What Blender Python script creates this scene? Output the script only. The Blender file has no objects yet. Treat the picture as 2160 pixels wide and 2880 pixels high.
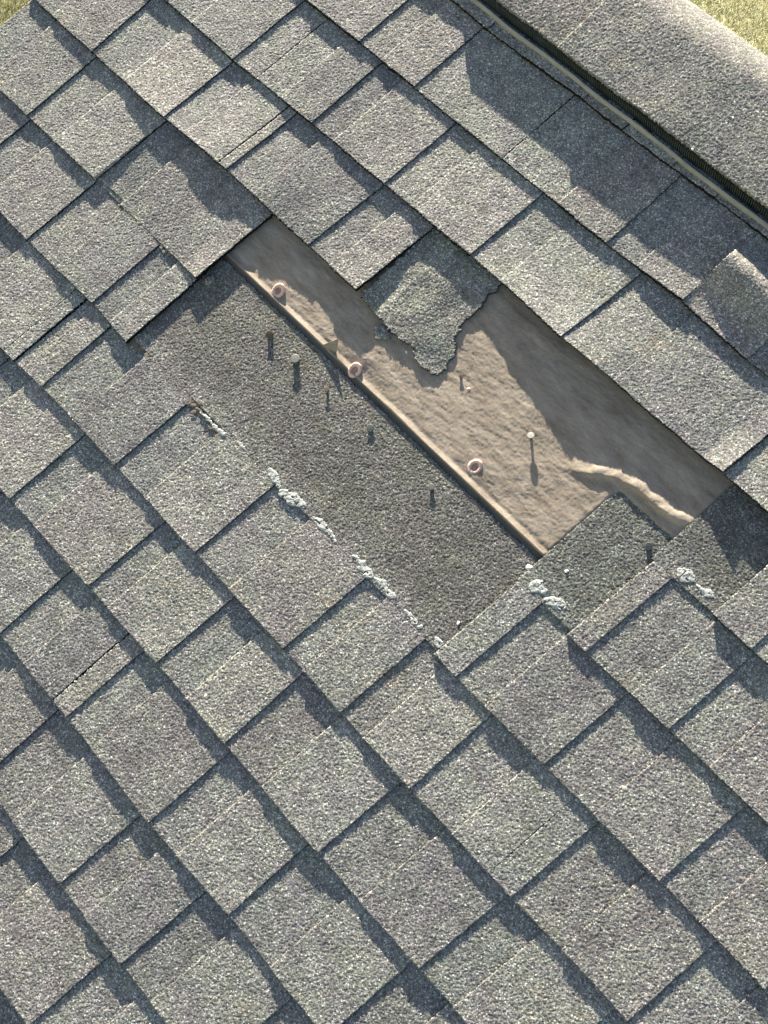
import bpy, math
import numpy as np
from mathutils import Matrix, Vector

# ------------------------------------------------------------------ frame of the roof
# u runs along the courses, v up the slope, n out of the roof; all in metres
TH = math.radians(35.0)
c_, s_ = math.cos(TH), math.sin(TH)
ROOF = Matrix(((1, 0, 0, 0), (0, c_, -s_, 0), (0, s_, c_, 0), (0, 0, 0, 1)))
R3 = np.array(ROOF.to_3x3())
def roofdir(d): return Vector(R3 @ np.array(d))

# ------------------------------------------------------------------ camera
scn = bpy.context.scene
CR = np.array([[0.6810963167136065, 0.7120290372430564, -0.17065303244268723],
               [0.676985285926826, -0.7011841388458118, -0.22367772814840314],
               [-0.27892423702097363, 0.036816484810252195, -0.9596071156720777]])
CC = np.array([0.83846912, -0.25202689, 1.40665498])
cam_d = bpy.data.cameras.new('camera'); cam = bpy.data.objects.new('camera', cam_d)
scn.collection.objects.link(cam); scn.camera = cam
cam_d.sensor_fit = 'VERTICAL'; cam_d.sensor_height = 24.0
cam_d.lens = 24.0 * 3001.4 / 2880.0
cam_d.clip_start = 0.05; cam_d.clip_end = 400
ax = [R3 @ CR[0], R3 @ -CR[1], R3 @ -CR[2]]; pos = R3 @ CC
cam.matrix_world = Matrix([[ax[0][i], ax[1][i], ax[2][i], pos[i]] for i in range(3)] + [[0, 0, 0, 1]])

# ------------------------------------------------------------------ light
EL = math.atan(0.150)                                   # the sun grazes this slope
trav = np.array([0.757 * math.cos(EL), -0.653 * math.cos(EL), -math.sin(EL)])   # light travel, roof frame
tw = Vector(R3 @ trav)
sun_d = bpy.data.lights.new('sun', 'SUN'); sun = bpy.data.objects.new('sun', sun_d)
scn.collection.objects.link(sun)
sun.rotation_euler = tw.to_track_quat('-Z', 'Y').to_euler(); sun.location = (0, 0, 8)
sun_d.energy = 5.0; sun_d.angle = math.radians(0.5); sun_d.color = (1.0, 0.905, 0.745)
src = -tw
w = bpy.data.worlds.new('World'); scn.world = w; w.use_nodes = True
nt = w.node_tree; bg = nt.nodes['Background']
sky = nt.nodes.new('ShaderNodeTexSky'); sky.sky_type = 'NISHITA'; sky.sun_disc = False
sky.sun_elevation = math.asin(src.z); sky.sun_rotation = math.atan2(src.x, src.y)
sky.air_density = 1.0; sky.dust_density = 1.6
nt.links.new(sky.outputs[0], bg.inputs[0]); bg.inputs[1].default_value = 0.047
vs = scn.view_settings; vs.view_transform = 'Standard'; vs.look = 'None'; vs.exposure = 2.19; vs.gamma = 1.0

# ------------------------------------------------------------------ materials
def mat(name):
    m = bpy.data.materials.new(name); m.use_nodes = True
    return m, m.node_tree, m.node_tree.nodes['Principled BSDF']
def ramp(nt, stops, interp='LINEAR'):
    r = nt.nodes.new('ShaderNodeValToRGB'); r.color_ramp.interpolation = interp
    e = r.color_ramp.elements
    while len(e) > 1: e.remove(e[-1])
    e[0].position = stops[0][0]; e[0].color = (*stops[0][1], 1)
    for p, c in stops[1:]:
        k = e.new(p); k.color = (*c, 1)
    return r
def noise(nt, co, scale, detail=3, rough=0.6):
    n = nt.nodes.new('ShaderNodeTexNoise'); n.inputs['Scale'].default_value = scale
    n.inputs['Detail'].default_value = detail; n.inputs['Roughness'].default_value = rough
    nt.links.new(co, n.inputs['Vector']); return n
def mix(nt, a, b, fac, mode='MIX'):
    m = nt.nodes.new('ShaderNodeMix'); m.data_type = 'RGBA'; m.blend_type = mode
    if isinstance(fac, (int, float)): m.inputs[0].default_value = fac
    else: nt.links.new(fac, m.inputs[0])
    for i, x in ((6, a), (7, b)):
        if isinstance(x, tuple): m.inputs[i].default_value = (*x, 1)
        else: nt.links.new(x, m.inputs[i])
    return m.outputs[2]
def granules(name, gain=1.0, tint=(1, 1, 1), dirt=0.0, big=1.0, expose=False):
    m, nt, b = mat(name)
    co = nt.nodes.new('ShaderNodeTexCoord').outputs['Object']
    v = nt.nodes.new('ShaderNodeTexVoronoi'); v.inputs['Scale'].default_value = 720 * big
    nt.links.new(co, v.inputs['Vector'])
    sp = nt.nodes.new('ShaderNodeSeparateColor'); nt.links.new(v.outputs['Color'], sp.inputs[0])
    g = gain
    def k(r, gg, bb): return (r * g * tint[0], gg * g * tint[1], bb * g * tint[2])
    r = ramp(nt, [(0.0, k(.085, .084, .080)), (.12, k(.130, .128, .122)), (.34, k(.175, .173, .166)), (.52, k(.205, .203, .192)),
                  (.62, k(.24, .205, .170)), (.70, k(.208, .212, .198)), (.76, k(.235, .232, .222)), (.86, k(.29, .288, .275)), (.93, k(.37, .365, .35)), (.975, k(.62, .61, .58))])
    nt.links.new(sp.outputs[0], r.inputs[0])
    # worn and coloured patches, a hand's width across
    n1 = noise(nt, co, 17, 6, .72)
    tr = ramp(nt, [(.28, (.97, .90, 1.04)), (.40, (1.0, .97, 1.0)), (.48, (1.0, 1.0, 1.0)), (.58, (.975, 1.01, .95)), (.70, (1.09, 1.0, .89))])
    nt.links.new(n1.outputs[0], tr.inputs[0])
    c = mix(nt, r.outputs[0], tr.outputs[0], 1.0, 'MULTIPLY')
    n2 = noise(nt, co, 33, 5, .7)
    lr = ramp(nt, [(.30, (.70, .70, .70)), (.50, (1.0, 1.0, 1.0)), (.72, (1.28, 1.28, 1.25))])
    nt.links.new(n2.outputs[0], lr.inputs[0])
    c = mix(nt, c, lr.outputs[0], 1.0, 'MULTIPLY')
    n5 = noise(nt, co, 240, 2, .6)
    r5 = ramp(nt, [(.32, (.66, .66, .68)), (.5, (1.0, 1.0, 1.0)), (.68, (1.36, 1.36, 1.32))]); nt.links.new(n5.outputs[0], r5.inputs[0])
    c = mix(nt, c, r5.outputs[0], 1.0, 'MULTIPLY')
    oi = nt.nodes.new('ShaderNodeObjectInfo')
    orr = ramp(nt, [(0, (.82, .83, .85)), (.33, (1.0, .97, .95)), (.66, (.97, 1.0, .98)), (1, (1.16, 1.14, 1.09))]); nt.links.new(oi.outputs['Random'], orr.inputs[0])
    c = mix(nt, c, orr.outputs[0], 1.0, 'MULTIPLY')
    if expose:
        # wear line: above the old overlap the granules never weathered
        sx = nt.nodes.new('ShaderNodeSeparateXYZ'); nt.links.new(co, sx.inputs[0])
        n4 = noise(nt, co, 26, 5, .7)
        ad = nt.nodes.new('ShaderNodeMath'); ad.operation = 'MULTIPLY_ADD'; ad.inputs[1].default_value = .09
        nt.links.new(n4.outputs[0], ad.inputs[0]); nt.links.new(sx.outputs[1], ad.inputs[2])
        mr = nt.nodes.new('ShaderNodeMapRange'); mr.inputs[1].default_value = .185; mr.inputs[2].default_value = .245
        mr.interpolation_type = 'SMOOTHSTEP'
        nt.links.new(ad.outputs[0], mr.inputs[0])
        c = mix(nt, c, mix(nt, c, (.63, .635, .63), 1.0, 'MULTIPLY'), mr.outputs[0])
    if dirt:
        n3 = noise(nt, co, 22, 5, .75)
        dr = ramp(nt, [(.42, (0, 0, 0)), (.66, (1, 1, 1))]); nt.links.new(n3.outputs[0], dr.inputs[0])
        dm = nt.nodes.new('ShaderNodeMath'); dm.operation = 'MULTIPLY'; dm.inputs[1].default_value = dirt
        nt.links.new(dr.outputs[0], dm.inputs[0])
        c = mix(nt, c, (.085, .07, .05), dm.outputs[0])
    nt.links.new(c, b.inputs['Base Color'])
    b.inputs['Roughness'].default_value = 0.8
    b.inputs['Specular IOR Level'].default_value = 0.35
    bm = nt.nodes.new('ShaderNodeBump'); bm.inputs['Strength'].default_value = 0.8; bm.inputs['Distance'].default_value = 0.0008
    nt.links.new(sp.outputs[1], bm.inputs['Height']); nt.links.new(bm.outputs[0], b.inputs['Normal'])
    return m
M_TAB = granules('weathered_granules', 1.0)
M_BACK = granules('weathered_granules_in_cutout', 0.92, (.97, .99, 1.0))
M_HEAD = granules('unexposed_granules', 0.97, (.98, 1.0, .99), dirt=.16, expose=True)
M_TORN = granules('torn_shingle_granules', 0.95, (1.0, 1.0, .95), dirt=.3)
M_CAP = granules('ridge_cap_granules', 0.84, (1.03, 1.0, 1.0))
def felt_mat():
    m, nt, b = mat('tan_underlayment')
    co = nt.nodes.new('ShaderNodeTexCoord').outputs['Object']
    mp = nt.nodes.new('ShaderNodeMapping'); mp.inputs['Scale'].default_value = (1.0, 3.4, 1); mp.inputs['Rotation'].default_value = (0, 0, .35)
    nt.links.new(co, mp.inputs[0])
    n1 = noise(nt, mp.outputs[0], 16, 6, .7)
    r = ramp(nt, [(.26, (.13, .100, .074)), (.40, (.215, .175, .134)), (.54, (.275, .230, .180)), (.72, (.36, .310, .250))])
    nt.links.new(n1.outputs[0], r.inputs[0])
    n2 = noise(nt, mp.outputs[0], 260, 4, .75)
    r2 = ramp(nt, [(.3, (.72, .71, .70)), (.6, (1.1, 1.1, 1.1))]); nt.links.new(n2.outputs[0], r2.inputs[0])
    c = mix(nt, r.outputs[0], r2.outputs[0], 1.0, 'MULTIPLY')
    # bare brown strip below the felt edge, colour darkened to deepen the edge's shadow
    sx = nt.nodes.new('ShaderNodeSeparateXYZ'); nt.links.new(co, sx.inputs[0])
    lt = nt.nodes.new('ShaderNodeMath'); lt.operation = 'LESS_THAN'; lt.inputs[1].default_value = -.0912; nt.links.new(sx.outputs[1], lt.inputs[0])
    c = mix(nt, c, (.10, .088, .07), lt.outputs[0])
    nt.links.new(c, b.inputs['Base Color']); b.inputs['Roughness'].default_value = .85
    bm = nt.nodes.new('ShaderNodeBump'); bm.inputs['Strength'].default_value = .5; bm.inputs['Distance'].default_value = .0008
    nt.links.new(n2.outputs[0], bm.inputs['Height']); nt.links.new(bm.outputs[0], b.inputs['Normal'])
    return m
M_FELT = felt_mat()
def plain(name, col, rough=.6, var=.25, scale=60, metal=0.0):
    m, nt, b = mat(name)
    co = nt.nodes.new('ShaderNodeTexCoord').outputs['Object']
    n = noise(nt, co, scale, 5, .65)
    r = ramp(nt, [(.3, tuple(x * (1 - var) for x in col)), (.7, tuple(min(1, x * (1 + var)) for x in col))])
    nt.links.new(n.outputs[0], r.inputs[0]); nt.links.new(r.outputs[0], b.inputs['Base Color'])
    b.inputs['Roughness'].default_value = rough; b.inputs['Metallic'].default_value = metal
    return m
M_EDGE = plain('asphalt_edge', (.011, .011, .011), 1.0, .6, 700)
M_EDGE.node_tree.nodes['Principled BSDF'].inputs['Specular IOR Level'].default_value = .1
M_LIP = plain('weathered_vent_flange', (.24, .245, .235), .6, .18, 40)
M_FIN = plain('black_vent_plastic', (.050, .062, .062), .5, .3, 60)
M_SEAL = plain('pale_old_sealant', (.36, .375, .35), .85, .45, 260)
M_NAIL = plain('galvanised_nail', (.11, .12, .105), .6, .5, 500)
M_RUST = plain('rusty_nail', (.10, .072, .052), .8, .4, 400)
M_RING = plain('faded_plastic_cap', (.66, .43, .35), .55, .12, 250)
M_RINGC = plain('cap_recess', (.30, .19, .15), .8, .35, 300)
M_PLY = plain('roof_sheathing', (.32, .22, .13), .8, .3, 12)
M_WALL = plain('painted_siding', (.62, .60, .55), .7, .05, 4)
M_TRIM = plain('painted_trim', (.70, .69, .66), .6, .06, 6)
M_RESID = plain('brown_mat_residue', (.13, .105, .08), .9, .6, 500)
M_CHIP = plain('pale_chip', (.75, .75, .72), .7, .1, 200)

# ------------------------------------------------------------------ mesh helpers
def tag(o, label=None, cat=None, group=None, kind=None):
    if label: o['label'] = label
    if cat: o['category'] = cat
    if group: o['group'] = group
    if kind: o['kind'] = kind
    return o
def empty(name, o=(0, 0, 0), world=False):
    e = bpy.data.objects.new(name, None); e.empty_display_size = .05
    scn.collection.objects.link(e)
    e.matrix_world = Matrix.Translation(o) if world else ROOF @ Matrix.Translation(o)
    e['_o0'] = o[0]; e['_o1'] = o[1]; e['_o2'] = o[2]
    return e
def org(e): return np.array([e['_o0'], e['_o1'], e['_o2']]) if e is not None else np.zeros(3)
def add_mesh(name, verts, faces, m, parent=None, o=(0, 0, 0), smooth=False, world=False, edge=None):
    """verts in roof coordinates; parent's origin (or o) becomes the local origin"""
    b = org(parent) if parent is not None else np.array(o, float)
    me = bpy.data.meshes.new(name)
    v = np.asarray(verts, float) - b
    if isinstance(faces, np.ndarray) and faces.ndim == 2:
        me.vertices.add(len(v)); me.vertices.foreach_set('co', v.astype(np.float32).ravel())
        k = faces.shape[1]
        me.loops.add(faces.size); me.loops.foreach_set('vertex_index', faces.astype(np.int32).ravel())
        me.polygons.add(len(faces)); me.polygons.foreach_set('loop_start', np.arange(0, faces.size, k, dtype=np.int32))
        me.update(calc_edges=True)
    else:
        me.from_pydata([tuple(x) for x in v], [], [tuple(int(i) for i in f) for f in faces]); me.update()
    if smooth: me.polygons.foreach_set('use_smooth', [True] * len(me.polygons))
    me.materials.append(m)
    if edge is not None:
        me.materials.append(edge); mi = np.ones(len(me.polygons), dtype=np.int32); mi[:NTOP[0]] = 0
        me.polygons.foreach_set('material_index', mi)
    ob = bpy.data.objects.new(name, me); scn.collection.objects.link(ob)
    if parent is not None: ob.parent = parent
    else: ob.matrix_world = Matrix.Translation(o) if world else ROOF @ Matrix.Translation(o)
    if parent is None: ob['_o0'], ob['_o1'], ob['_o2'] = float(o[0]), float(o[1]), float(o[2])
    return ob
_lat = {}
def vn(U, V, scale, seed):
    """smooth value noise in -1..1 with feature size `scale` (m)"""
    if seed not in _lat: _lat[seed] = np.random.default_rng(seed).uniform(-1, 1, (256, 256))
    L = _lat[seed]; x = np.asarray(U) / scale + 37.3; y = np.asarray(V) / scale + 91.7
    i = np.floor(x).astype(int); j = np.floor(y).astype(int); a = x - i; b = y - j
    a = a * a * (3 - 2 * a); b = b * b * (3 - 2 * b)
    g = lambda p, q: L[p % 256, q % 256]
    return (g(i, j) * (1 - a) + g(i + 1, j) * a) * (1 - b) + (g(i, j + 1) * (1 - a) + g(i + 1, j + 1) * a) * b
NTOP = [0]
def grid_solid(U, V, N, NB, mask=None, bottom=False):
    """cells of a grid (mask) as a top surface, skirts down to NB and, if asked, an underside"""
    a, b = U.shape
    if mask is None: mask = np.ones((a - 1, b - 1), bool)
    idx = np.arange(a * b).reshape(a, b)
    i00, i10, i11, i01 = idx[:-1, :-1], idx[1:, :-1], idx[1:, 1:], idx[:-1, 1:]
    F = [np.stack([i00[mask], i10[mask], i11[mask], i01[mask]], 1)]
    NTOP[0] = len(F[0])
    T = a * b
    pm = np.pad(mask, 1)
    # skirts: u-low, u-high, v-low, v-high
    for cond, p, q in ((~pm[:-2, 1:-1], i01, i00), (~pm[2:, 1:-1], i10, i11), (~pm[1:-1, :-2], i00, i10), (~pm[1:-1, 2:], i11, i01)):
        k = mask & cond
        if k.any(): F.append(np.stack([q[k], p[k], p[k] + T, q[k] + T], 1))
    if bottom: F.append(np.stack([i01[mask], i11[mask], i10[mask], i00[mask]], 1) + T)
    F = np.concatenate(F)
    top = np.stack([U, V, N], -1).reshape(-1, 3); bot = np.stack([U, V, NB], -1).reshape(-1, 3)
    A = np.concatenate([top, bot])
    used, inv = np.unique(F, return_inverse=True)
    return A[used], inv.reshape(F.shape)
def join(parts):
    vs, fs, k = [], [], 0
    for v, f in parts:
        vs.append(v); fs.append(f + k); k += len(v)
    return np.concatenate(vs), np.concatenate(fs)
def in_poly(x, y, P):
    r = np.zeros(x.shape, bool); n = len(P)
    for i in range(n):
        x1, y1 = P[i]; x2, y2 = P[(i + 1) % n]
        c = ((y1 > y) != (y2 > y)) & (x < (x2 - x1) * (y - y1) / ((y2 - y1) if y2 != y1 else 1e-12) + x1)
        r ^= c
    return r
rng = np.random.default_rng(7)
def seen(u, v, pad=0.04):
    p = CR @ (np.array([u, v, .01]) - CC)
    x = 0.5 * 2160 + 3001.4 * p[0] / p[2]; y = 1440 + 3001.4 * p[1] / p[2]
    m = pad * 2100
    return -m < x < 2160 + m and -m < y < 2880 + m

# ------------------------------------------------------------------ courses of shingles
E_ = 0.143; T_ = 0.003; HEAD = 0.3300
RAKE = -0.630
# each course: right edges of its tiles (u at the butt, offset of the butt from its line, u where the next course covers it)
ROWS = {
 3: [(-.20,0,-.197),(.0124,-.008,.0157),(.2024,-.003,.2028),(.2786,-.004,.2801),(.3703,-.001,.3718),(.4451,.001,.446),(.60,.003,.606),(.79,.003,.797)],
 2: [(-.31,-.006,-.307),(-.1244,-.0041,-.119),(-.0025,-.0037,.0026),(.1973,-.0034,.202),(.3829,-.0023,.3868),(.5175,.003,.5236),(.6349,-.0031,.642),(.80,.003,.808)],
 1: [(-.58,-.007,-.575),(-.43,-.008,-.426),(-.2583,-.0089,-.251),(-.0798,-.0031,-.0751),(.0786,-.0014,.0852),(.2544,.0030,.2614),(.4366,-.0035,.4470),(.7172,.0020,.7290),(.88,.003,.888),(1.05,.003,1.058)],
 0: [(-.4523,-.0066,-.451),(-.2647,-.0067,-.2598),(-.1189,-.0010,-.1140),(.0639,-.0005,.0757),(.1700,-.0017,.1793),(.895,.002,.903),(1.07,.003,1.078)],
 -1: [(-.4487,-.0091,-.4449),(-.2751,-.0066,-.2661),(-.0263,-.0060,-.0190),(.7546,-.0014,.7657),(.8926,.002,.9011),(1.06,.003,1.069),(1.23,.003,1.239)],
 -2: [(-.45,-.004,-.444),(-.2796,-.0033,-.2742),(-.1184,-.0001,-.1138),(-.0298,-.0031,-.0270),(.6612,.0009,.6707),(.8168,.0029,.8271),(1.0073,.0056,1.018),(1.17,.005,1.18),(1.33,.005,1.34)],
 -3: [(-.36,-.002,-.355),(-.1644,-.0018,-.1588),(-.0744,.0038,-.0709),(.1017,.0046,.1086),(.2845,.0039,.292),(.4716,.0053,.4807),(.5877,.0031,.5966),(.7206,.0024,.7264),(.9001,.0043,.9104),(1.0903,.0072,1.0993),(1.26,.006,1.27),(1.40,.006,1.41)],
 -4: [(-.32,.001,-.313),(-.16,.002,-.153),(.0228,.0025,.029),(.2082,.0055,.2162),(.3604,.0072,.3689),(.5084,.0052,.5132),(.6956,.0035,.7061),(.8822,.005,.8956),(1.06,.006,1.072),(1.24,.006,1.252)],
 -5: [(-.17,.004,-.16),(-.01,.006,0),(.1658,.0100,.1694),(.3255,.0094,.3323),(.512,.005,.5195),(.6719,.0088,.6781),(.862,.007,.870),(1.03,.007,1.04),(1.12,.007,1.13)],
 -6: [(.0,.006,.006),(.155,.006,.16),(.3028,.008,.3067),(.4862,.0064,.495),(.6194,.0061,.6283),(.7900,.007,.799),(.97,.007,.98)],
 -7: [(.20,.006,.208),(.395,.006,.403),(.5915,.008,.60),(.7600,.008,.770),(.90,.008,.91)],
 -8: [(.35,.006,.36),(.52,.006,.53),(.70,.006,.71),(.86,.006,.87)],
}
# share of each tile (starting at its left edge) that is cut out of the upper layer
FR = {(3,.0124):.4,(2,-.0025):.4,(2,.1973):.42,(2,.3829):.5,(2,.5175):.4,(2,.6349):0,
 (1,-.2583):.4,(1,.0786):.30,(1,.2544):.31,(1,.4366):.33,(1,.7172):.33,
 (0,-.2647):.45,(0,.0639):.33,(0,.17):.45,(0,.895):0,
 (-1,-.2751):.4,(-1,-.0263):.25,(-1,.7546):0,(-1,.8926):.55,
 (-2,-.2796):.35,(-2,-.1184):.45,(-2,-.0298):.5,(-2,.6612):0,(-2,.8168):.33,(-2,1.0073):.43,
 (-3,.1017):.43,(-3,.2845):.37,(-3,.4716):.385,(-3,.5877):.34,(-3,.7206):.33,(-3,.9001):.42,(-3,1.0903):.43,
 (-4,.0228):.3,(-4,.2082):.3,(-4,.3604):.28,(-4,.6956):.4,(-4,.8822):.42,(-4,1.06):.33,
 (-5,.1658):.4,(-5,.512):.3,(-5,.6719):.35,(-5,.862):.43,
 (-6,.4862):.4,(-6,.6194):.4,(-6,.79):.35,(-7,.5915):.3,(-7,.76):.38}
# tiles crossed by a joint: explicit pieces (start, end, 'T' tab / 'G' cut-out)
CUSTOM = {
 (2,.1973): [(-.0025,.1797,'G'),(.1812,.1973,'G')],
 (1,-.0798): [(-.2583,-.2055,'G'),(-.2040,-.150,'G'),(-.150,-.0798,'T')],
 (0,-.1189): [(-.2647,-.215,'G'),(-.215,-.1378,'T'),(-.1358,-.1189,'T')],
 (-3,-.0744): [(-.1640,-.1400,'T'),(-.1380,-.118,'G'),(-.118,-.0744,'T')],
 (-4,.5084): [(.3604,.3910,'G'),(.3935,.425,'G'),(.425,.5084,'T')],
 (-5,.3255): [(.1658,.223,'G'),(.223,.2922,'T'),(.2940,.3255,'T')],
}
JOINT = {3:[.2795],2:[.1806],1:[-.2047,.797],0:[-.1368,.8321],-1:[-.2751,.7227],-2:[-.2796,.6194],-3:[-.1390,.861],-4:[.3922],-5:[.2931],-6:[.155],-7:[.20],-8:[.35]}
RANGE = {3:(-.25,.66),2:(-.42,.80),1:(-.63,.93),0:(-.63,1.05),-1:(-.63,1.18),-2:(-.63,1.31),-3:(-.50,1.33),-4:(-.32,1.22),-5:(-.15,1.10),-6:(.05,.97),-7:(.22,.85),-8:(.4,.72)}
LIFT = {1: ([-.7,.02,.0786,.261,.306,.345,.383,.421,.46,.50,.532,.606,.684,.7172,.7174],[0,0,.001,.0030,.0058,.0076,.0092,.0115,.0128,.0108,.0080,.0060,.0035,.0105,.0068]),
        2: ([-.5,.45,.5175,.5180,.58,.6349,.6355,2],[0,0,.003,.000,.000,.000,0,0]),
        0: ([-.7,-.40,-.2647,-.17,-.05,.0,.0639,.0640,.17,.175,2],[0,0,.0060,.0095,.0050,.001,0,0,.0045,.0045,0]),
        -1: ([-.7,-.2756,-.2750,-.15,-.06,-.02,.7,2],[0,0,-.0056,-.0056,-.0040,.0020,0,0]),
        -2: ([-.7,-.12,-.03,.61,.62,2],[0,0,.001,.001,0,0])}
def lean(k, u):
    r = ROWS[k]; us = [e[0] for e in r]; ls = [(e[2] - e[0]) / E_ for e in r]
    return np.interp(u, us, ls)
def vbutt(k, u):
    r = ROWS[k]; return k * E_ + np.interp(u, [e[0] for e in r], [e[1] for e in r]) + .0007 * vn(u, 0 * u + k, .05, 40)
def ztab(k, u, vp):
    h = .0162 - 2 * T_ * (vp / E_)
    h = h + .0006 * vn(u, vp + k * E_, .10, 11) + .00018 * vn(u, vp + k * E_, .03, 12)
    if k in LIFT:
        L = np.interp(u, *LIFT[k]); h = h + L * np.clip(1 - vp / .135, 0, 1) ** 1.5
    # shingle edges curl a touch, unevenly
    h = h + .0006 * (vn(u, 0 * u + 3.1 * k, .10, 13) + .5) * np.clip(1 - vp / .05, 0, 1) ** 2
    if k == 2:                                                   # curled-over tab beside the vent shadow
        w_ = (u > .5176) * np.clip((.640 - u) / .004, 0, 1) * (1 - .35 * np.clip((u - .55) / .08, 0, 1))
        h = h + w_ * .0215 * np.exp(-((vp - .078) / .034) ** 2)
    return h
def rough(U, V, fine):
    if not fine: return 0 * U
    return (.00044 * rng.uniform(-1, 1, U.shape) + .00008 * vn(U, V, .0035, 21)).clip(-.0008, .0008)
def tile(k, a, b, v0, v1, drop=0.0, res=.0013, solid=False, va=None, jag=.0006, depth=None, fine=True, leanv=True):
    """one piece of course k between u=a and u=b (at the butt), v'=v0..v1"""
    nu = max(2, int(round((b - a) / res)) + 1); nv = max(2, int(round((v1 - v0) / res)) + 1)
    ub = np.linspace(a, b, nu)[:, None] + np.zeros((1, nv)); vp = np.linspace(v0, v1, nv)[None, :] + np.zeros((nu, 1))
    U = ub + (lean(k, ub) * vp if leanv else 0)
    V = vbutt(k, ub) + vp
    if fine:
        U[0] += rng.normal(0, jag, nv); U[-1] += rng.normal(0, jag, nv); V[:, 0] += rng.normal(0, jag, nu)
        U[-1] += .0006 * vn(V[-1], V[-1] * 0 + a, .012, 5); V[:, 0] += .0007 * vn(U[:, 0], 0 * U[:, 0] + b, .014, 6)
    base = ztab(k, ub, vp) - (drop * (.62 + .26 * vp / E_) if drop else 0)
    N = base + rough(U, V, fine)
    d = depth if depth is not None else 2 * T_ - .7 * drop + .0012
    return grid_solid(U, V, N, base - d, None, solid)

SH = 'laminated shingles laid in courses on the roof slope'
ORD = {3: 'top', 2: 'second', 1: 'third', 0: 'fourth', -1: 'fifth', -2: 'sixth', -3: 'seventh', -4: 'eighth', -5: 'ninth', -6: 'tenth', -7: 'eleventh', -8: 'twelfth'}
LABELS = {
 (3,0): 'grey shingle showing as a thin strip under the left half of the vent flange',
 (3,1): 'grey shingle showing as a thin strip under the right half of the vent flange',
 (2,0): 'grey shingle second below the vent, crossed by the upright left edge of the vent shadow',
 (2,1): 'grey shingle mostly in the vent shadow, with a curled tab at the right picture edge',
 (1,0): 'grey shingle at the top left corner by the lawn, third course below the vent',
 (1,1): 'lifted grey shingle whose raised lower edge shades the bare tan underlayment',
 (1,2): 'flat grey shingle in shade, right of the lifted shingle by the right picture edge',
 (0,0): 'grey shingle of the fourth course, left of the ragged slit, reaching the left picture edge',
 (0,1): 'grey shingle ripped off on its right, a ragged flap hanging over the tan underlayment',
 (0,2): 'grey shingle at the lower right of the triangular dark shadow, by the right picture edge',
 (-1,0): 'grey shingle left of the cracked pressed-down one, upper left picture edge',
 (-1,1): 'cracked grey shingle pressed flat, torn off along its right side above the bare underlayment',
 (-1,2): 'grey shingle with dark upper part and two sealant lumps, right of the tan underlayment',
 (-2,0): 'grey shingle of the sixth course at the left picture edge, left of the torn ones',
 (-2,1): 'short torn grey shingle ending in a straight cut left of the dark unfaded patch',
 (-2,2): 'grey shingle whose dark upper part overlaps the right end of the tan underlayment',
 (-3,0): 'grey shingle left of the narrow slit with a pale strip, seventh course at left edge',
 (-3,1): 'long grey shingle with its wide dark upper half bared, pale sealant dabs along it',
 (-3,2): 'grey shingle of the seventh course running out at the lower right picture edge',
 (-4,0): 'grey shingle of the eighth course, left of the short slit below the pale dabs',
 (-4,1): 'grey shingle of the eighth course, right of the short slit, down to the bottom right',
 (-5,0): 'grey shingle left of the long straight slit in the lower left, ninth course',
 (-5,1): 'grey shingle right of the long straight slit in the lower left, ninth course',
 (-6,0): 'grey shingle at the lower left picture edge, tenth course, short visible end',
 (-6,1): 'grey shingle of the tenth course crossing the lower left towards the bottom edge',
 (-7,0): 'grey shingle nearest the bottom left corner, eleventh course from the vent',
 (-7,1): 'grey shingle of the eleventh course cut by the bottom picture edge',
 (-8,0): 'sliver of grey shingle in the very bottom left corner',
}
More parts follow.
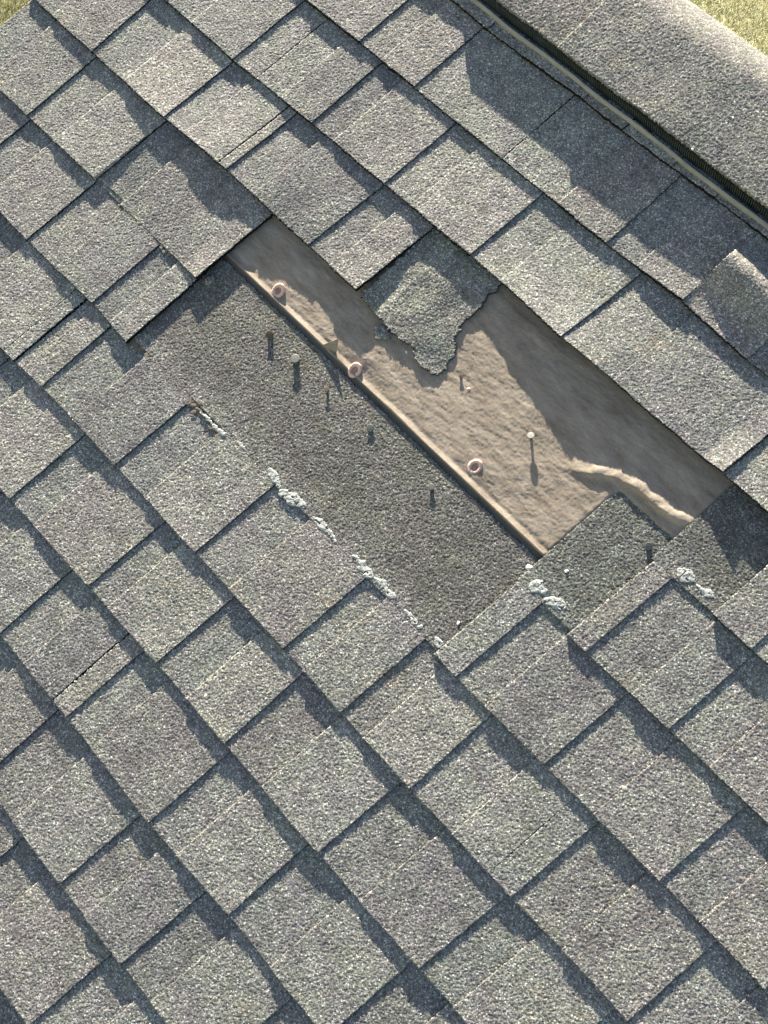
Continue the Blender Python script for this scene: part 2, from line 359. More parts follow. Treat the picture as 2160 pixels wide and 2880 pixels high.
# ripped remainder of the fourth course over the bare underlayment
TORN = [(.177,.147),(.1755,-.0008),(.2091,-.0056),(.2191,-.0076),(.2494,-.0088),(.2748,-.0076),(.2896,-.0071),(.3034,-.014),(.3190,-.0150),(.3327,-.013),(.3425,-.0118),(.3460,.000),(.3445,.0152),(.3321,.0382),(.323,.0514),(.316,.0668),(.3136,.0862),(.3156,.1097),(.3132,.1227),(.3153,.150)]
roots = {}
HEADS = {(-3,1): (.0,0), (-2,2): 0, (-1,2): 0, (-1,1): 0, (0,1): 0, (-2,1): 0}
for k in sorted(ROWS, reverse=True):
    lo, hi = RANGE[k]
    js = [lo] + [j for j in JOINT[k] if lo < j < hi] + [hi]
    if k == 1: js = [lo, -.2047, .7185, hi]
    tiles = []                                                 # (a, b, type)
    es = ROWS[k]
    prev = es[0][0] - .17
    for e in es:
        key = (k, e[0])
        if key in CUSTOM: tiles += CUSTOM[key]
        else:
            f = FR.get(key, .38)
            m_ = prev + f * (e[0] - prev)
            if f > 0: tiles.append((prev, m_, 'G'))
            tiles.append((m_, e[0], 'T'))
        prev = e[0]
    for si in range(len(js) - 1):
        a0, b0 = js[si], js[si + 1]
        if k == 1 and si == 1: b0 = .7172
        if k == 1 and si == 2: a0 = .7185
        if k == 0 and si == 1: b0 = .1700
        if k == -1 and si == 1: b0 = -.0263
        if k == -2 and si == 1: b0 = -.0298
        if k == 0 and si == 2: a0 = .8321
        gone = (k, si)
        t0 = (max(a0, lo))
        root = empty('roof_shingle', (t0, k * E_, 0.0))
        tag(root, LABELS.get((k, si), 'grey shingle of the %s course' % ORD[k]), 'shingle', SH)
        roots[(k, si)] = root
        cut = []
        top0 = E_ + .014
        for (a, b, ty) in tiles:
            a, b = max(a, a0), min(b, b0)
            if b - a < .004: continue
            near = seen((a + b) / 2, k * E_ + .07, .12)
            rs = .0013 if near else .008
            lifted = (k == 1 and si == 1 and b > .05) or (k, si) in ((-1, 1),) or (k == 2 and b > .52)
            top = E_ + .0046 if (k, si) in ((-3,1),(-2,2),(-1,2)) and b < .80 else top0
            if ty == 'T':
                va, fa = tile(k, a + .0003, b, 0, top, 0, rs, lifted, depth=2 * T_ if lifted else None, fine=near)
                ob = add_mesh('tab', va, fa, M_TAB, root, edge=M_EDGE)
            else:
                va, fa = tile(k, a - .003 if a > a0 + .001 else a, b + .003 if b < b0 - .001 else b, 0.0004, E_ + .010, T_, rs, lifted, depth=T_ if lifted else None, fine=near)
                add_mesh('backing_layer', va, fa, M_BACK, root, edge=M_EDGE)
        # the part above the exposure: hidden by the next course except where that is missing
        def cutouts_at(): return [(a, b) for a, b, ty in tiles if ty == 'G']
        if (k, si) in HEADS:
            spans = {(-3,1): (-.06, .861), (-2,2): (.6194, .80), (-1,2): (.7227, .905), (-1,1): (-.2751, -.0263), (0,1): None, (-2,1): (-.2796, -.0298)}[(k, si)]
            if spans:
                a, b = spans
                h1 = HEAD if (k, si) in ((-3,1), (-2,2), (-1,2)) else .19
                res = .0013
                nu = int((b - a) / res); nv = int((h1 - E_ - .004) / res)
                ub = np.linspace(a, b, nu)[:, None] + np.zeros((1, nv)); vp = np.linspace(E_ + .0042, h1, nv)[None, :] + np.zeros((nu, 1))
                U = ub + lean(k, ub) * np.minimum(vp, E_ + .03); V = vbutt(k, ub) + vp
                if (k, si) in ((-2,2), (-1,2)): U = ub + .05 * vp; U[0] += rng.normal(0, .0007, nv)
                V[:, -1] += rng.normal(0, .0011, nu) + .0012 * vn(U[:, -1], 0 * U[:, -1], .02, 8)
                V[:, 0] += rng.normal(0, .0004, nu)
                if (k, si) == (-3,1):
                    V = V - np.clip((vp - .2) / .13, 0, 1) * (vbutt(k, ub) - k * E_ )            # top edge cut straight
                base = ztab(k, ub, vp)
                N = base + rough(U, V, True) * 1.1
                va, fa = grid_solid(U, V, N, base - T_ - .0006)
                add_mesh('headlap', va, fa, M_HEAD, root, edge=M_EDGE)

# torn flap of the fourth course
def torn_piece():
    root = roots[(0, 1)]
    res = .0013
    u = np.arange(.166, .362, res); v = np.arange(-.024, .152, res)
    U, V = np.meshgrid(u, v, indexing='ij')
    Uc, Vc = U[:-1, :-1] + res / 2, V[:-1, :-1] + res / 2
    w1 = .0024 * vn(Uc, Vc, .0035, 61) + .0022 * vn(Uc, Vc, .010, 62)
    inside = in_poly(Uc + w1, Vc + w1, TORN)
    vp = V
    # shallow left strip is the cut-out, the rest the tab; the whole piece sags towards the underlayment
    sag = .0030 * np.clip((.14 - vp) / .15, 0, 1) + .0035 * np.clip((U - .25) / .1, 0, 1) * np.clip(1 - vp / .12, 0, 1)
    base = .0130 - .006 * (vp / E_) - sag - .0012 * np.clip((U - .22) / .12, 0, 1) * np.clip(1 - vp / .1, 0, 1) + .0009 * vn(U, V, .03, 63) + .0012 * vn(U, V, .06, 64)
    ub = U - .07 * V
    step = -.0011 * np.clip((.2150 - ub) / .010, 0, 1) + .0003 * np.exp(-((ub - .2180) / .008) ** 2) * (V < .055)
    N = base + step + .00044 * rng.uniform(-1, 1, U.shape) + .0001 * vn(U, V, .004, 65)
    NB = base + step - .0034
    va, fa = grid_solid(U, V, N, np.maximum(NB, .0018), inside, True)
    ob = add_mesh('torn_tab', va, fa, M_TORN, root, edge=M_EDGE); ob['label'] = 'ragged torn tab with crumbling edge over bare underlayment'
torn_piece()

def blob(u0, v0, n0, ru, rv, h, ang, seed, m, name, parent=None, nn=22, lab=None, cat=None, group=None):
    """irregular flattened lump"""
    r = np.linspace(0, 1, 8)[:, None]; t = np.linspace(0, 2 * np.pi, nn, endpoint=False)[None, :]
    rs = np.random.default_rng(seed)
    edge = 1 + .28 * vn(np.cos(t) * .9 + seed, np.sin(t) * .9, .45, 70) + .12 * rs.uniform(-1, 1, (1, nn))
    X = r * edge * np.cos(t) * ru; Y = r * edge * np.sin(t) * rv
    Z = h * np.sqrt(np.clip(1 - r ** 2, 0, 1)) * (1 + .45 * vn(X + seed, Y, .003, 71)) - .0006
    ca, sa = math.cos(ang), math.sin(ang)
    P = np.stack([u0 + X * ca - Y * sa, v0 + X * sa + Y * ca, n0 + Z], -1).reshape(-1, 3)
    F = []
    for i in range(7):
        for j in range(nn):
            j2 = (j + 1) % nn; F.append((i * nn + j, (i + 1) * nn + j, (i + 1) * nn + j2, i * nn + j2))
    F.append(tuple(7 * nn + j for j in range(nn))[::-1])
    ob = add_mesh(name, P, F, m, parent, o=(u0, v0, n0) if parent is None else (0, 0, 0))
    if lab: tag(ob, lab, cat, group)
    return ob
def zh(k, u, v): return float(ztab(k, np.array(u), np.array(v - k * E_)))
# sealant dabs on the bared upper part of the long shingle and its right neighbours
def bead(root, k, pts, w_, seed, n):
    for q in range(n):
        t = (q + .5) / n; (a, b), (c, d) = pts
        u = a + (c - a) * t; v = b + (d - b) * t + .0012 * rng.uniform(-1, 1)
        yield u, v
def seal(k, si, pts, seed):
    """one smeared dab: long ragged outline, uneven thickness, pitted"""
    root = roots[(k, si)]
    (a, b), (c, d), wd, h = pts; wd *= 1.9
    L = math.hypot(c - a, d - b); ca, sa = (c - a) / L, (d - b) / L
    res = .0007
    x = np.arange(-.004, L + .004, res); y = np.arange(-wd * 1.6, wd * 1.6, res)
    X, Y = np.meshgrid(x, y, indexing='ij')
    cy = .35 * wd * vn(X + seed, 0 * X, .012, 72)
    half = wd * (.62 + .38 * vn(X + 2 * seed, 0 * X, .007, 73)) * np.sqrt(np.clip(1 - ((X - L / 2) / (L / 2 + .002)) ** 2, 0, 1))
    f = half - np.abs(Y - cy) + .0011 * vn(X + seed, Y, .0028, 74) + .0006 * vn(X, Y, .0012, 75)
    U = a + X * ca - Y * sa; V = b + X * sa + Y * ca
    Z0 = ztab(k, U, V - k * E_)
    t = np.clip(f / .0022, 0, 1)
    N = Z0 + .0003 + h * .36 * np.sqrt(t) * (1 + .45 * vn(X + seed, Y, .0032, 76)) + .00022 * np.random.default_rng(seed).uniform(-1, 1, X.shape)
    fc = (f[:-1, :-1] + f[1:, 1:]) / 2
    hole = vn((X + 3 * seed)[:-1, :-1], Y[:-1, :-1], .0034, 77) > .62
    va, fa = grid_solid(U, V, N, Z0 - .0008, (fc > .0002) & ~hole)
    add_mesh('sealant_bead', va, fa, M_SEAL, root)
for i, p in enumerate([((.2700,-.2690),(.3000,-.2760),.0050,.0018),((.3050,-.2775),(.3470,-.2722),.0056,.0022),((.3690,-.2702),(.4140,-.2728),.0042,.0020),
                       ((.4460,-.2720),(.4850,-.2700),.0056,.0022),((.4900,-.2690),(.5290,-.2702),.0046,.0020),((.5500,-.2730),(.5830,-.2702),.0038,.0018)]):
    seal(-3, 1, p, 100 + 40 * i)
seal(-2, 2, ((.6440,-.1262),(.6640,-.1265),.0068,.0022), 400); seal(-2, 2, ((.6700,-.1282),(.6960,-.1222),.0052,.0022), 440)
seal(-1, 2, ((.7640,.0160),(.7860,.0158),.0062,.0024), 500); seal(-1, 2, ((.7950,.0160),(.8170,.0190),.0036,.0018), 540)
seal(-3, 1, ((.6060,-.2690),(.6240,-.2740),.0052,.0020), 600)

for i, p in enumerate([((.135,-.2825),(.158,-.2830),.0026,.0022),((.160,-.2835),(.186,-.2825),.0030,.0022),((.205,-.2760),(.222,-.2740),.0020,.0014)]):
    seal(-3, 1, p, 800 + 40 * i)
def crumbs(name, root, pts, rlo, rhi, flat, m, seed):
    rs = np.random.default_rng(seed); VV, FF, kk = [], [], 0
    for (u, v, z) in pts:
        r = rs.uniform(rlo, rhi)
        ob = blob(u, v, z, r * rs.uniform(1, 2), r, r * flat, rs.uniform(-.8, .8), int(rs.integers(1000)), m, 'x', root, 8)
        co = np.empty(len(ob.data.vertices) * 3); ob.data.vertices.foreach_get('co', co)
        VV.append(co.reshape(-1, 3) + org(root)); FF += [tuple(i + kk for i in p.vertices) for p in ob.data.polygons]; kk += len(VV[-1])
        bpy.data.objects.remove(ob)
    return add_mesh(name, np.concatenate(VV), FF, m, root)
pts = []
for i in range(130):
    u = -.03 + .295 * rng.random() ** 1.3; v = -.2815 + .0035 * rng.normal()
    pts.append((u, v, zh(-3, u, v)))
crumbs('worn_residue', roots[(-3, 1)], pts, .0012, .0042, .20, M_RESID, 61)
# brown grit and broken edge along the crack of the fifth course's pressed shingle
gp = []
for i in range(40):
    t = (i / 39) ** .8; u = -.215 + .165 * t + .003 * rng.normal(); v = -.143 - .0075 + .0018 * rng.normal()
    z = zh(-2, u, v) + .0004
    r = rng.uniform(.0010, .0030)
    ob = blob(u, v, z, r * 1.7, r, r * .35, -.3 + rng.uniform(-.5, .5), 700 + i, M_TORN, 'x', roots[(-1, 1)], 9)
    co = np.empty(len(ob.data.vertices) * 3); ob.data.vertices.foreach_get('co', co)
    gp.append((co.reshape(-1, 3) + org(roots[(-1, 1)]), [tuple(p.vertices) for p in ob.data.polygons])); bpy.data.objects.remove(ob)
V_, F_, kk = [], [], 0
for v, f in gp:
    V_.append(v); F_ += [tuple(i + kk for i in x) for x in f]; kk += len(v)
add_mesh('crumbled_edge', np.concatenate(V_), F_, M_TORN, roots[(-1, 1)])

# ------------------------------------------------------------------ bare tan underlayment
def feltz(U, V):
    EDGE = -.0905
    h = .0016 + .0007 * (vn(U, V, .045, 81) + 1) + .00030 * (vn(U * .5 + V * .3, V * 1.2 - U * .2, .009, 82) + 1) + .00024 * vn(U * .45 + V * .2, V * 1.3 - U * .15, .0042, 83) + .00022 * rng.uniform(-1, 1, U.shape)
    d = V - EDGE
    h = h * np.clip(.55 + d / .03, 0, 1) + .0040 * np.clip(1 - d / .0080, 0, 1) + .0006
    h = np.where(d < -.0002, .0008 + .0002 * vn(U, V, .01, 88), h)      # lower edge turned up
    # crumpled fold near the right end
    P = [(.575,.020),(.5892,.0287),(.6062,.0418),(.6276,.0529),(.6565,.0591),(.6924,.0601),(.7147,.0634),(.745,.078)]
    dist = np.full(U.shape, 9.0); sgn = np.zeros(U.shape)
    for (a, b), (c, e) in zip(P[:-1], P[1:]):
        L = math.hypot(c - a, e - b); t = np.clip(((U - a) * (c - a) + (V - b) * (e - b)) / L ** 2, 0, 1)
        dd = np.hypot(U - a - t * (c - a), V - b - t * (e - b))
        s = (c - a) * (V - b) - (e - b) * (U - a)
        sgn = np.where(dd < dist, np.sign(s), sgn); dist = np.minimum(dist, dd)
    w_ = np.where(sgn > 0, .0150, .0042) * (1 + .3 * vn(U, V, .016, 87))
    amp = np.interp(U, [.56, .60, .66, .72, .76], [0, .0042, .0052, .0042, .0034])
    h = h + amp * np.exp(-(dist / w_) ** 2) * (1 + .2 * vn(U, V, .01, 85))
    h = h + .0028 * np.exp(-(((U - .24) / .03) ** 2 + ((V + .062) / .012) ** 2))
    # lies under the shingles at both ends and under the third course
    return h
res = .0017
u = np.arange(-.030, .80, res); v = np.arange(-.1025, .19, res)
U, V = np.meshgrid(u, v, indexing='ij')
N = feltz(U, V)
cov = np.clip((V - .13) / .03, 0, 1); N = N * (1 - cov) + .0012 * cov
# press it flat where the right-hand shingles lie on it
prs = np.clip((U - (.6194 + .045 * (V + .286)) + .002) / .012, 0, 1) * np.clip((.046 - V) / .012, 0, 1)
prs = np.maximum(prs, np.clip((U - .733) / .01, 0, 1))
N = N * (1 - prs) + .0004 * prs
V2 = V + .0008 * vn(U, 0 * U, .06, 86)
NB = np.full(U.shape, .0001)
mask = np.ones((U.shape[0] - 1, U.shape[1] - 1), bool)
va, fa = grid_solid(U, V2, N, NB, mask)
felt = add_mesh('underlayment', va, fa, M_FELT, None, (.3, 0, 0))
tag(felt, 'bare tan fibrous underlayment with upturned lower edge where shingles are gone', 'underlayment')
# small torn flap standing on the lower edge
fv = [(.1880,-.0925,.0060),(.2125,-.0845,.0050),(.2045,-.0690,.0170),(.1985,-.0760,.0120),
      (.1888,-.0940,.0050),(.2133,-.0857,.0040),(.2050,-.0704,.0165)]
ff = [(0,1,3),(1,2,3),(0,3,2),(4,6,5),(0,2,6,4),(2,1,5,6),(1,0,4,5)]
fo = add_mesh('torn_corner', fv, ff, M_FELT, felt)

# scrap of shingle lying on the underlayment, shaded
SC = [(.2242,-.0222),(.2217,-.0156),(.2357,-.0100),(.2497,-.0085),(.2542,-.0178),(.2446,-.0278),(.2407,-.0326),(.233,-.028)]
u = np.arange(.216, .260, .0012); v = np.arange(-.036, -.004, .0012); U, V = np.meshgrid(u, v, indexing='ij')
wv = .0016 * vn(U[:-1, :-1], V[:-1, :-1], .004, 90)
ins = in_poly(U[:-1, :-1] + .0006 + wv, V[:-1, :-1] + .0006 - wv, SC)
zz = .0050 + .0008 * vn(U, V, .008, 91)
va, fa = grid_solid(U, V, zz + .0004 * rng.uniform(-1, 1, U.shape), zz - .0030, ins, True)
sc = add_mesh('shingle_scrap', va, fa, M_TORN, None, (.238, -.02, .003))
tag(sc, 'small broken scrap of shingle lying on shaded underlayment below the torn tab', 'scrap')

# ------------------------------------------------------------------ nails
def lathe(prof, u, v, n, tilt=(0, 0), seg=18, oval=1.0):
    """profile [(r, h)] turned about the roof normal, then tilted"""
    P, F = [], []
    for r, h in prof:
        for j in range(seg):
            a = 2 * math.pi * j / seg
            x, y = r * math.cos(a) * oval, r * math.sin(a)
            P.append((u + x + tilt[0] * h, v + y + tilt[1] * h, n + h - tilt[0] * x - tilt[1] * y))
    for i in range(len(prof) - 1):
        for j in range(seg):
            j2 = (j + 1) % seg; F.append((i * seg + j, i * seg + j2, (i + 1) * seg + j2, (i + 1) * seg + j))
    F.append(tuple(range(seg))[::-1]); F.append(tuple((len(prof) - 1) * seg + j for j in range(seg)))
    return P, F
NG = 'roofing nails left standing proud'
def nail(u, v, n, h, r, tilt, m, lab, sr=.0016):
    h *= 1.12; r *= 1.12; sr *= 1.25
    e = empty('roofing_nail', (u, v, n)); tag(e, lab, 'nail', NG)
    P, F = lathe([(sr * 1.05, -.001), (sr, 0), (sr * .9, h * .5), (sr, h)], u, v, n, tilt, 12); add_mesh('shank', P, F, M_RUST, e)
    P, F = lathe([(r * .5, h), (r, h + .0001), (r * 1.02, h + .0005), (r * .9, h + .0008), (r * .2, h + .0009)], u, v, n, tilt, 20)
    add_mesh('nail_head', P, F, m, e)
hd = lambda u, v: float(ztab(-3, np.array(u), np.array(v + .429)))
nail(.1200,-.1325, hd(.12,-.1325), .0058, .0052, (.1,-.1), M_RUST, 'squat nail with tan grit on its head, leftmost on the dark patch', .0036)
nail(.1770,-.1330, hd(.177,-.133), .0066, .0060, (0,.1), M_NAIL, 'nail with wide pale head and thick shadow, second on the dark patch', .0040)
nail(.2440,-.1325, hd(.244,-.1325), .0046, .0034, (0,0), M_RUST, 'thin dull nail below the torn corner of the underlayment')
nail(.3300,-.1285, hd(.33,-.1285), .0030, .0048, (.1,0), M_NAIL, 'pale nail head near the middle of the dark patch', .0034)
nail(.4535,-.1285, hd(.4535,-.1285), .0036, .0042, (0,0), M_NAIL, 'small pale nail, rightmost on the dark patch', .0026)
nail(.5030,.0135, .0022, .0075, .0046, (-.25,.2), M_NAIL, 'tall leaning nail with a long thin shadow on the tan underlayment')
nail(.3685,.0118, .0028, .0022, .0028, (0,0), M_RUST, 'tiny rusty nail beside the tip of the torn tab')
nail(.7155,.0135, .0035, .0036, .0046, (.1,-.1), M_NAIL, 'nail at the top of the dark corner right of the underlayment', .0034)
# plastic cap nails on the edge of the underlayment
CG = 'round plastic cap nails along the underlayment edge'
for (u, v, lab, t) in ((.0775,-.0775,'round faded plastic cap nail nearest the upper left end of the tan edge',(.12,-.28)),
                       (.2515,-.0845,'round pinkish plastic cap nail below the torn tab, middle of three',(.10,-.25)),
                       (.4755,-.0670,'round pinkish plastic cap nail lowest down the tan underlayment',(.05,-.12))):
    n0 = .0052 if v < -.07 else .0036
    e = empty('cap_nail', (u, v, n0)); tag(e, lab, 'cap nail', CG)
    sg = 36
    P, F = lathe([(.0104, -.0030), (.0112, -.0012), (.0115, .0002), (.0108, .0012), (.0092, .0017), (.0074, .0015), (.0058, .0007), (.0050, .0000)], u, v, n0, t, sg, .83)
    rs = np.random.default_rng(int(u * 1e4)); P = [(a + .0003 * rs.normal(), b + .0003 * rs.normal(), c + .0002 * rs.normal()) for a, b, c in P]
    add_mesh('plastic_cap', P, F, M_RING, e, smooth=True)
    P, F = lathe([(.0060, -.0012), (.0056, .0002), (.0040, .0005), (.0036, .0009), (.0012, .0011)], u, v, n0, t, 20, .86)
    P = [(a + .0003 * rs.normal(), b + .0003 * rs.normal(), c + .0002 * rs.normal()) for a, b, c in P]
    add_mesh('nail_head', P, F, M_RINGC, e)
# small loose bits
LG = 'loose pale chips'
for i, (u, v, r, k, lab, m) in enumerate((
    (.6270,-.1150,.0042,-3,'white oval chip at the bottom right end of the tan underlayment edge',M_CHIP),
    (.6640,-.0850,.0022,-2,'tiny pale chip above the sealant lumps right of the underlayment',M_CHIP),
    (.6120,-.2330,.0024,-3,'tiny white chip on the lower dark patch near its right end',M_CHIP),
    (.2862,-.0150,.0020,99,'tiny white chip under the left side of the torn tab',M_CHIP),
    (.3906,.0065,.0026,99,'small tan lump on the underlayment right of the torn tab',M_RING),
    (-.0140,-.1370,.0060,-3,'crumb of torn shingle below the cracked shingle corner',M_TORN))):
    z = .0022 if k == 99 else zh(k, u, v)
    blob(u, v, z, r * 1.5, r, r * 1.1, .9 * i, 900 + i, m, 'loose_chip', None, 14, lab, 'chip', LG)

# ------------------------------------------------------------------ ridge vent
V0 = -.075
vent = empty('ridge_vent', (.5, .44, 0)); tag(vent, 'long black ribbed ridge vent with pale weathered flange under the ridge caps', 'ridge vent')
u = np.arange(V0 - .4, .95, .006)
def strip(prof, u, jit=0, seed=1, m=None, name='', thick=None):
    P = []; npf = len(prof)
    for x in u:
        w1 = .0014 * vn(np.array(x), np.array(seed * 1.7), .06, 95); w2 = .0010 * vn(np.array(x), np.array(seed * 2.9), .025, 96)
        for (v, n, a) in prof: P.append((x, v + a * float(w1), n + a * float(w2)))
    F = []
    for i in range(len(u) - 1):
        for j in range(npf):
            j2 = (j + 1) % npf
            F.append((i * npf + j, (i + 1) * npf + j, (i + 1) * npf + j2, i * npf + j2))
    F.append(tuple(range(npf))); F.append(tuple((len(u) - 1) * npf + j for j in range(npf))[::-1])
    return add_mesh(name, P, F, m, vent)
strip([(.4384,.0110,1),(.4386,.0180,1),(.4400,.0205,1),(.4406,.0226,1),(.4418,.0228,1),(.4422,.0190,1),(.4428,.0100,1)], u, m=M_LIP, name='flange')
strip([(.4525,.0100,0),(.4525,.0335,0),(.5900,.0335,0),(.5900,.0100,0)], u[u > V0], m=M_FIN, name='vent_body')
P, F = [], []
x = V0
while x < .95:
    k = len(P); a = .0013
    q = [(.4490,.012),(.4488,.0350),(.4530,.0350),(.4530,.012)]
    for dx in (0, a):
        for (v, n) in q: P.append((x + dx, v, n))
    F += [(k,k+1,k+2,k+3),(k+7,k+6,k+5,k+4),(k,k+4,k+5,k+1),(k+1,k+5,k+6,k+2),(k+2,k+6,k+7,k+3),(k+3,k+7,k+4,k)]
    x += .0036
add_mesh('ribs', P, F, M_FIN, vent)

# ridge caps bent over the vent
def cap(ua, ub, lift, lab, near_v=.4500, base=.0392, fine=True):
    res = .0014
    # cross-section arc: near half, rounded apex, far half
    h = base + .0055 + lift; vr = .600; th = math.radians(70)
    off = h
    crn = vr + off * math.sin(th) - (off - off * math.cos(th)) / math.tan(th) if False else None
    # corner where both offset planes meet
    d = np.array([math.cos(th), -math.sin(th)]); nrm = np.array([math.sin(th), math.cos(th)])
    Pp = np.array([vr, 0]) + off * nrm; s = (Pp[1] - h) / math.sin(th); corner = Pp + d * s
    rr = .060; tl = rr
    R_ = rr / math.tan(th / 2)
    cen = np.array([corner[0] - tl, h - R_])
    near = corner[0] - tl - near_v; arc = R_ * th; far = .10
    L = near + arc + far; ns = int(L / res)
    S = np.linspace(0, L, ns); nu = int((ub - ua) / res); Ux = np.linspace(ua, ub, nu)
    def sect(s, dh):
        s = np.asarray(s); ang = np.clip((s - near) / R_, 0, th)
        v = np.where(s < near, near_v + s, cen[0] + (R_ + dh) * np.sin(ang)) + np.where(s > near + arc, (s - near - arc) * d[0], 0)
        n = np.where(s < near, h + dh, cen[1] + (R_ + dh) * np.cos(ang)) + np.where(s > near + arc, (s - near - arc) * d[1], 0)
        return v, n
    SS = S[None, :] + np.zeros((nu, 1)); UU = Ux[:, None] + np.zeros((1, ns))
    UU[0] += rng.normal(0, .0008, ns); UU[-1] += rng.normal(0, .0008, ns)
    SS[:, 0] += rng.normal(0, .0008, nu) + .0012 * vn(Ux, 0 * Ux + ua, .05, 98)
    sag = .0016 * vn(UU, SS, .09, 97) - .0012 * np.clip(1 - SS / .03, 0, 1) * (1 + .4 * vn(UU, 0 * UU, .05, 99))
    v1, n1 = sect(SS, 0); g = .00044 * rng.uniform(-1, 1, UU.shape) + .00008 * vn(UU, SS, .0045, 22)
    v2, n2 = sect(SS, -.0045)
    # displace along local normal
    ang = np.clip((SS - near) / R_, 0, th)
    T1 = np.stack([UU, v1 + (sag + g) * np.sin(ang), n1 + (sag + g) * np.cos(ang)], -1)
    T2 = np.stack([UU, v2 + sag * np.sin(ang), n2 + sag * np.cos(ang)], -1)
    a, b = UU.shape
    va, fa = grid_solid(UU, SS, UU * 0, UU * 0 + 1, None, True)
    # map the param grid back onto the bent sheet
    top = T1.reshape(-1, 3); bot = T2.reshape(-1, 3)
    idx = np.arange(a * b).reshape(a, b)
    q = [idx[:-1, :-1], idx[1:, :-1], idx[1:, 1:], idx[:-1, 1:]]
    F = [np.stack([x.ravel() for x in q], 1), np.stack([x.ravel() for x in q[::-1]], 1) + a * b]
    def sk(p, q_): F.append(np.stack([q_, p, p + a * b, q_ + a * b], 1))
    sk(idx[:-1, 0], idx[1:, 0]); sk(idx[1:, -1], idx[:-1, -1]); sk(idx[1:, 0][:0], idx[1:, 0][:0])
    sk(idx[0, 1:], idx[0, :-1]); sk(idx[-1, :-1], idx[-1, 1:])
    ob = add_mesh('cap_shingle', np.concatenate([top, bot]), np.concatenate(F), M_CAP, None, (ua, .5, h))
    tag(ob, lab, 'ridge cap', 'granulated caps folded over the ridge')
    return ob
cap(-.075, .160, -.0040, 'granulated ridge cap at the top edge, tucked under the longer one beside it', .4530)
cap(.1290, .575, .0012, 'long wide granulated ridge cap on the right, overlapping the upper one')
cap(.560, .90, .0062, 'ridge cap beyond the right picture edge')
cap(-.50, -.080, -.028, 'low ridge cap beyond the top picture edge')
for i, (u, v, lab) in enumerate(((.3829,.4500,'white speck on the lower edge of the long ridge cap'),(.3903,.5082,'lower of two white specks in the middle of the ridge cap'),(.3912,.5197,'upper of two white specks in the middle of the ridge cap'))):
    blob(u, v, .0455, .0020, .0017, .0012, 0, 950 + i, M_CHIP, 'loose_chip', None, 12, lab, 'chip', LG)

# ------------------------------------------------------------------ the house below
house = empty('house', (0, 0, 0)); tag(house, 'house roof with sheathing and rake board under the shingles', 'house')
def box(name, p0, p1, m, parent):
    (a, b, c), (d, e, f) = p0, p1
    P = [(a,b,c),(d,b,c),(d,e,c),(a,e,c),(a,b,f),(d,b,f),(d,e,f),(a,e,f)]
    return add_mesh(name, P, [(0,3,2,1),(4,5,6,7),(0,1,5,4),(1,2,6,5),(2,3,7,6),(3,0,4,7)], m, parent)
box('roof_deck', (RAKE + .006, -5.0, -.020), (9.0, .5750, 0.0), M_PLY, house)
box('rake_board', (RAKE + .012, -5.0, -.16), (RAKE + .036, .5600, -.021), M_TRIM, house)
# plain covering for the parts of the slope outside the photograph
def cover(u0, u1, v0, v1):
    res = .012; u = np.arange(u0, u1 + res, res); v = np.arange(v0, v1, res)
    U, V = np.meshgrid(u, v, indexing='ij'); ph = (V / E_) % 1.0
    N = .0125 - .006 * ph - .003 * (((U / .17 + np.floor(V / E_) * .37) % 1) < .38)
    return grid_solid(U, V, N, N * 0 + .0002)
parts = [cover(RAKE, 3.5, -3.2, -8.4 * E_), cover(1.35, 3.5, -8.3 * E_, .43)]
for k, (lo, hi) in RANGE.items():
    if lo > RAKE + .02: parts.append(cover(RAKE, lo - .02, k * E_, (k + 1) * E_))
    if hi < 1.32: parts.append(cover(hi + .03 if k != -3 else 1.36, 1.36, k * E_, (k + 1) * E_))
va, fa = join(parts); add_mesh('roof_covering', va, fa, M_TAB, house)
d = (math.cos(math.radians(70)), -math.sin(math.radians(70))); nn_ = (-d[1], d[0])
P = []
for x in (RAKE, 9.0):
    for s, t in ((.03, .012), (5.5, .012), (5.5, -.02), (.03, -.02)):
        P.append((x, .600 + d[0] * s + nn_[0] * t, d[1] * s + nn_[1] * t))
add_mesh('far_slope', P, [(0,1,2,3),(7,6,5,4),(0,4,5,1),(1,5,6,2),(2,6,7,3),(3,7,4,0)], M_TAB, house)
# walls, in world axes (rotate back into the roof frame)
Ri = R3.T
def wbox(name, p0, p1, m, parent):
    (a, b, c), (d_, e, f) = p0, p1
    P = [Ri @ np.array(q) for q in [(a,b,c),(d_,b,c),(d_,e,c),(a,e,c),(a,b,f),(d_,b,f),(d_,e,f),(a,e,f)]]
    return add_mesh(name, P, [(0,3,2,1),(4,5,6,7),(0,1,5,4),(1,2,6,5),(2,3,7,6),(3,0,4,7)], m, parent)
GZ = -5.0
wbox('wall', (-.30, -3.6, GZ), (8.7, 4.4, -2.9), M_WALL, house)

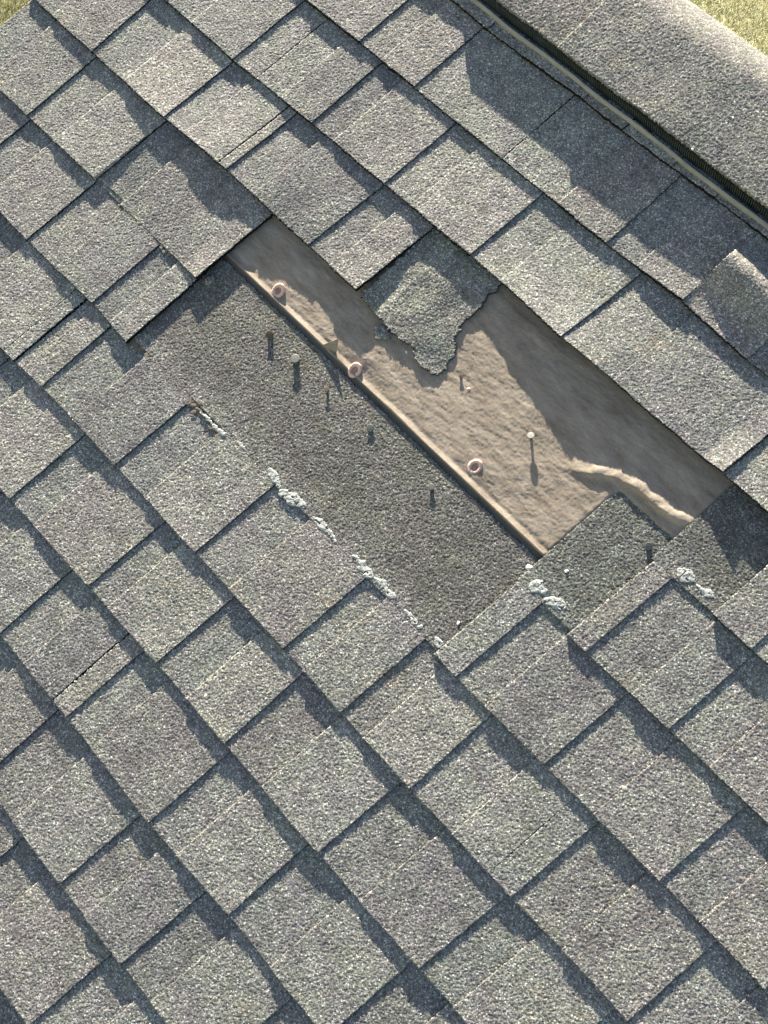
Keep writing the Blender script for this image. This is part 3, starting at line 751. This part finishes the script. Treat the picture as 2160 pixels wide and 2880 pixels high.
# ------------------------------------------------------------------ ground
m, nt_, b_ = mat('lawn')
co = nt_.nodes.new('ShaderNodeTexCoord').outputs['Object']
n1 = noise(nt_, co, 3.2, 6, .7); n2 = noise(nt_, co, 34, 5, .7)
r1 = ramp(nt_, [(.32, (.16, .18, .08)), (.5, (.38, .37, .20)), (.68, (.66, .60, .40))]); nt_.links.new(n1.outputs[0], r1.inputs[0])
r2 = ramp(nt_, [(.32, (.45, .5, .4)), (.5, (1, 1, 1)), (.68, (1.5, 1.45, 1.2))]); nt_.links.new(n2.outputs[0], r2.inputs[0])
nt_.links.new(mix(nt_, r1.outputs[0], r2.outputs[0], 1, 'MULTIPLY'), b_.inputs['Base Color']); b_.inputs['Roughness'].default_value = .9
M_LAWN = m
gd = add_mesh('ground', [(-200,-200,GZ),(200,-200,GZ),(200,200,GZ),(-200,200,GZ)], [(0,1,2,3)], M_LAWN, None, (0, 0, 0), world=True)
tag(gd, kind='structure')
# grass blades on the parts of the lawn in view
def blade_mat():
    m, nt, b = mat('grass_blades')
    g = nt.nodes.new('ShaderNodeNewGeometry')
    r = ramp(nt, [(0, (.10, .13, .05)), (.35, (.30, .33, .15)), (.6, (.55, .50, .30)), (1, (.80, .74, .56))])
    nt.links.new(g.outputs['Random Per Island'], r.inputs[0])
    nt.links.new(r.outputs[0], b.inputs['Base Color']); b.inputs['Roughness'].default_value = .7
    return m
def hit(px, py):
    dd = R3 @ (CR.T @ np.array([(px - 1080) / 3001.4, (py - 1440) / 3001.4, 1.0])); o = R3 @ CC
    s = (GZ - o[2]) / dd[2]; return (o + dd * s)[:2]
P, F = [], []
br = np.random.default_rng(3)
areas = []
for cs in (((-60,-60),(140,-60),(-60,140),(100,90)), ((1850,-60),(2240,-60),(2240,260),(2000,60))):
    q = np.array([hit(*c) for c in cs]); areas.append((q.min(0) - .15, q.max(0) + .15))
for (lo, hi) in areas:
    A = (hi - lo).prod(); n = int(min(40000, A * 9000))
    pts = lo + br.uniform(0, 1, (n, 2)) * (hi - lo)
    for (x, y) in pts:
        dens = float(vn(np.array(x), np.array(y), .09, 31))
        h = .035 + .03 * br.random() + .015 * dens; a = br.uniform(0, 6.28); l = br.uniform(.01, .04); wd = br.uniform(.002, .0045)
        ca, sa = math.cos(a), math.sin(a); k = len(P)
        P += [(x - sa * wd, y + ca * wd, GZ), (x + sa * wd, y - ca * wd, GZ), (x + ca * l + sa * wd * .6, y + sa * l - ca * wd * .6, GZ + h * .8), (x + ca * l - sa * wd * .6, y + sa * l + ca * wd * .6, GZ + h * .8)]
        F.append((k, k + 1, k + 2, k + 3))
print('blades', len(F), areas)
gr = add_mesh('grass', np.array(P), np.array(F), blade_mat(), None, (0, 0, 0), world=True)
tag(gr, 'yellow green lawn grass seen past the roof edges', 'grass', kind='stuff')
for o in bpy.data.objects:
    for kk in ('_o0', '_o1', '_o2'):
        if kk in o: del o[kk]
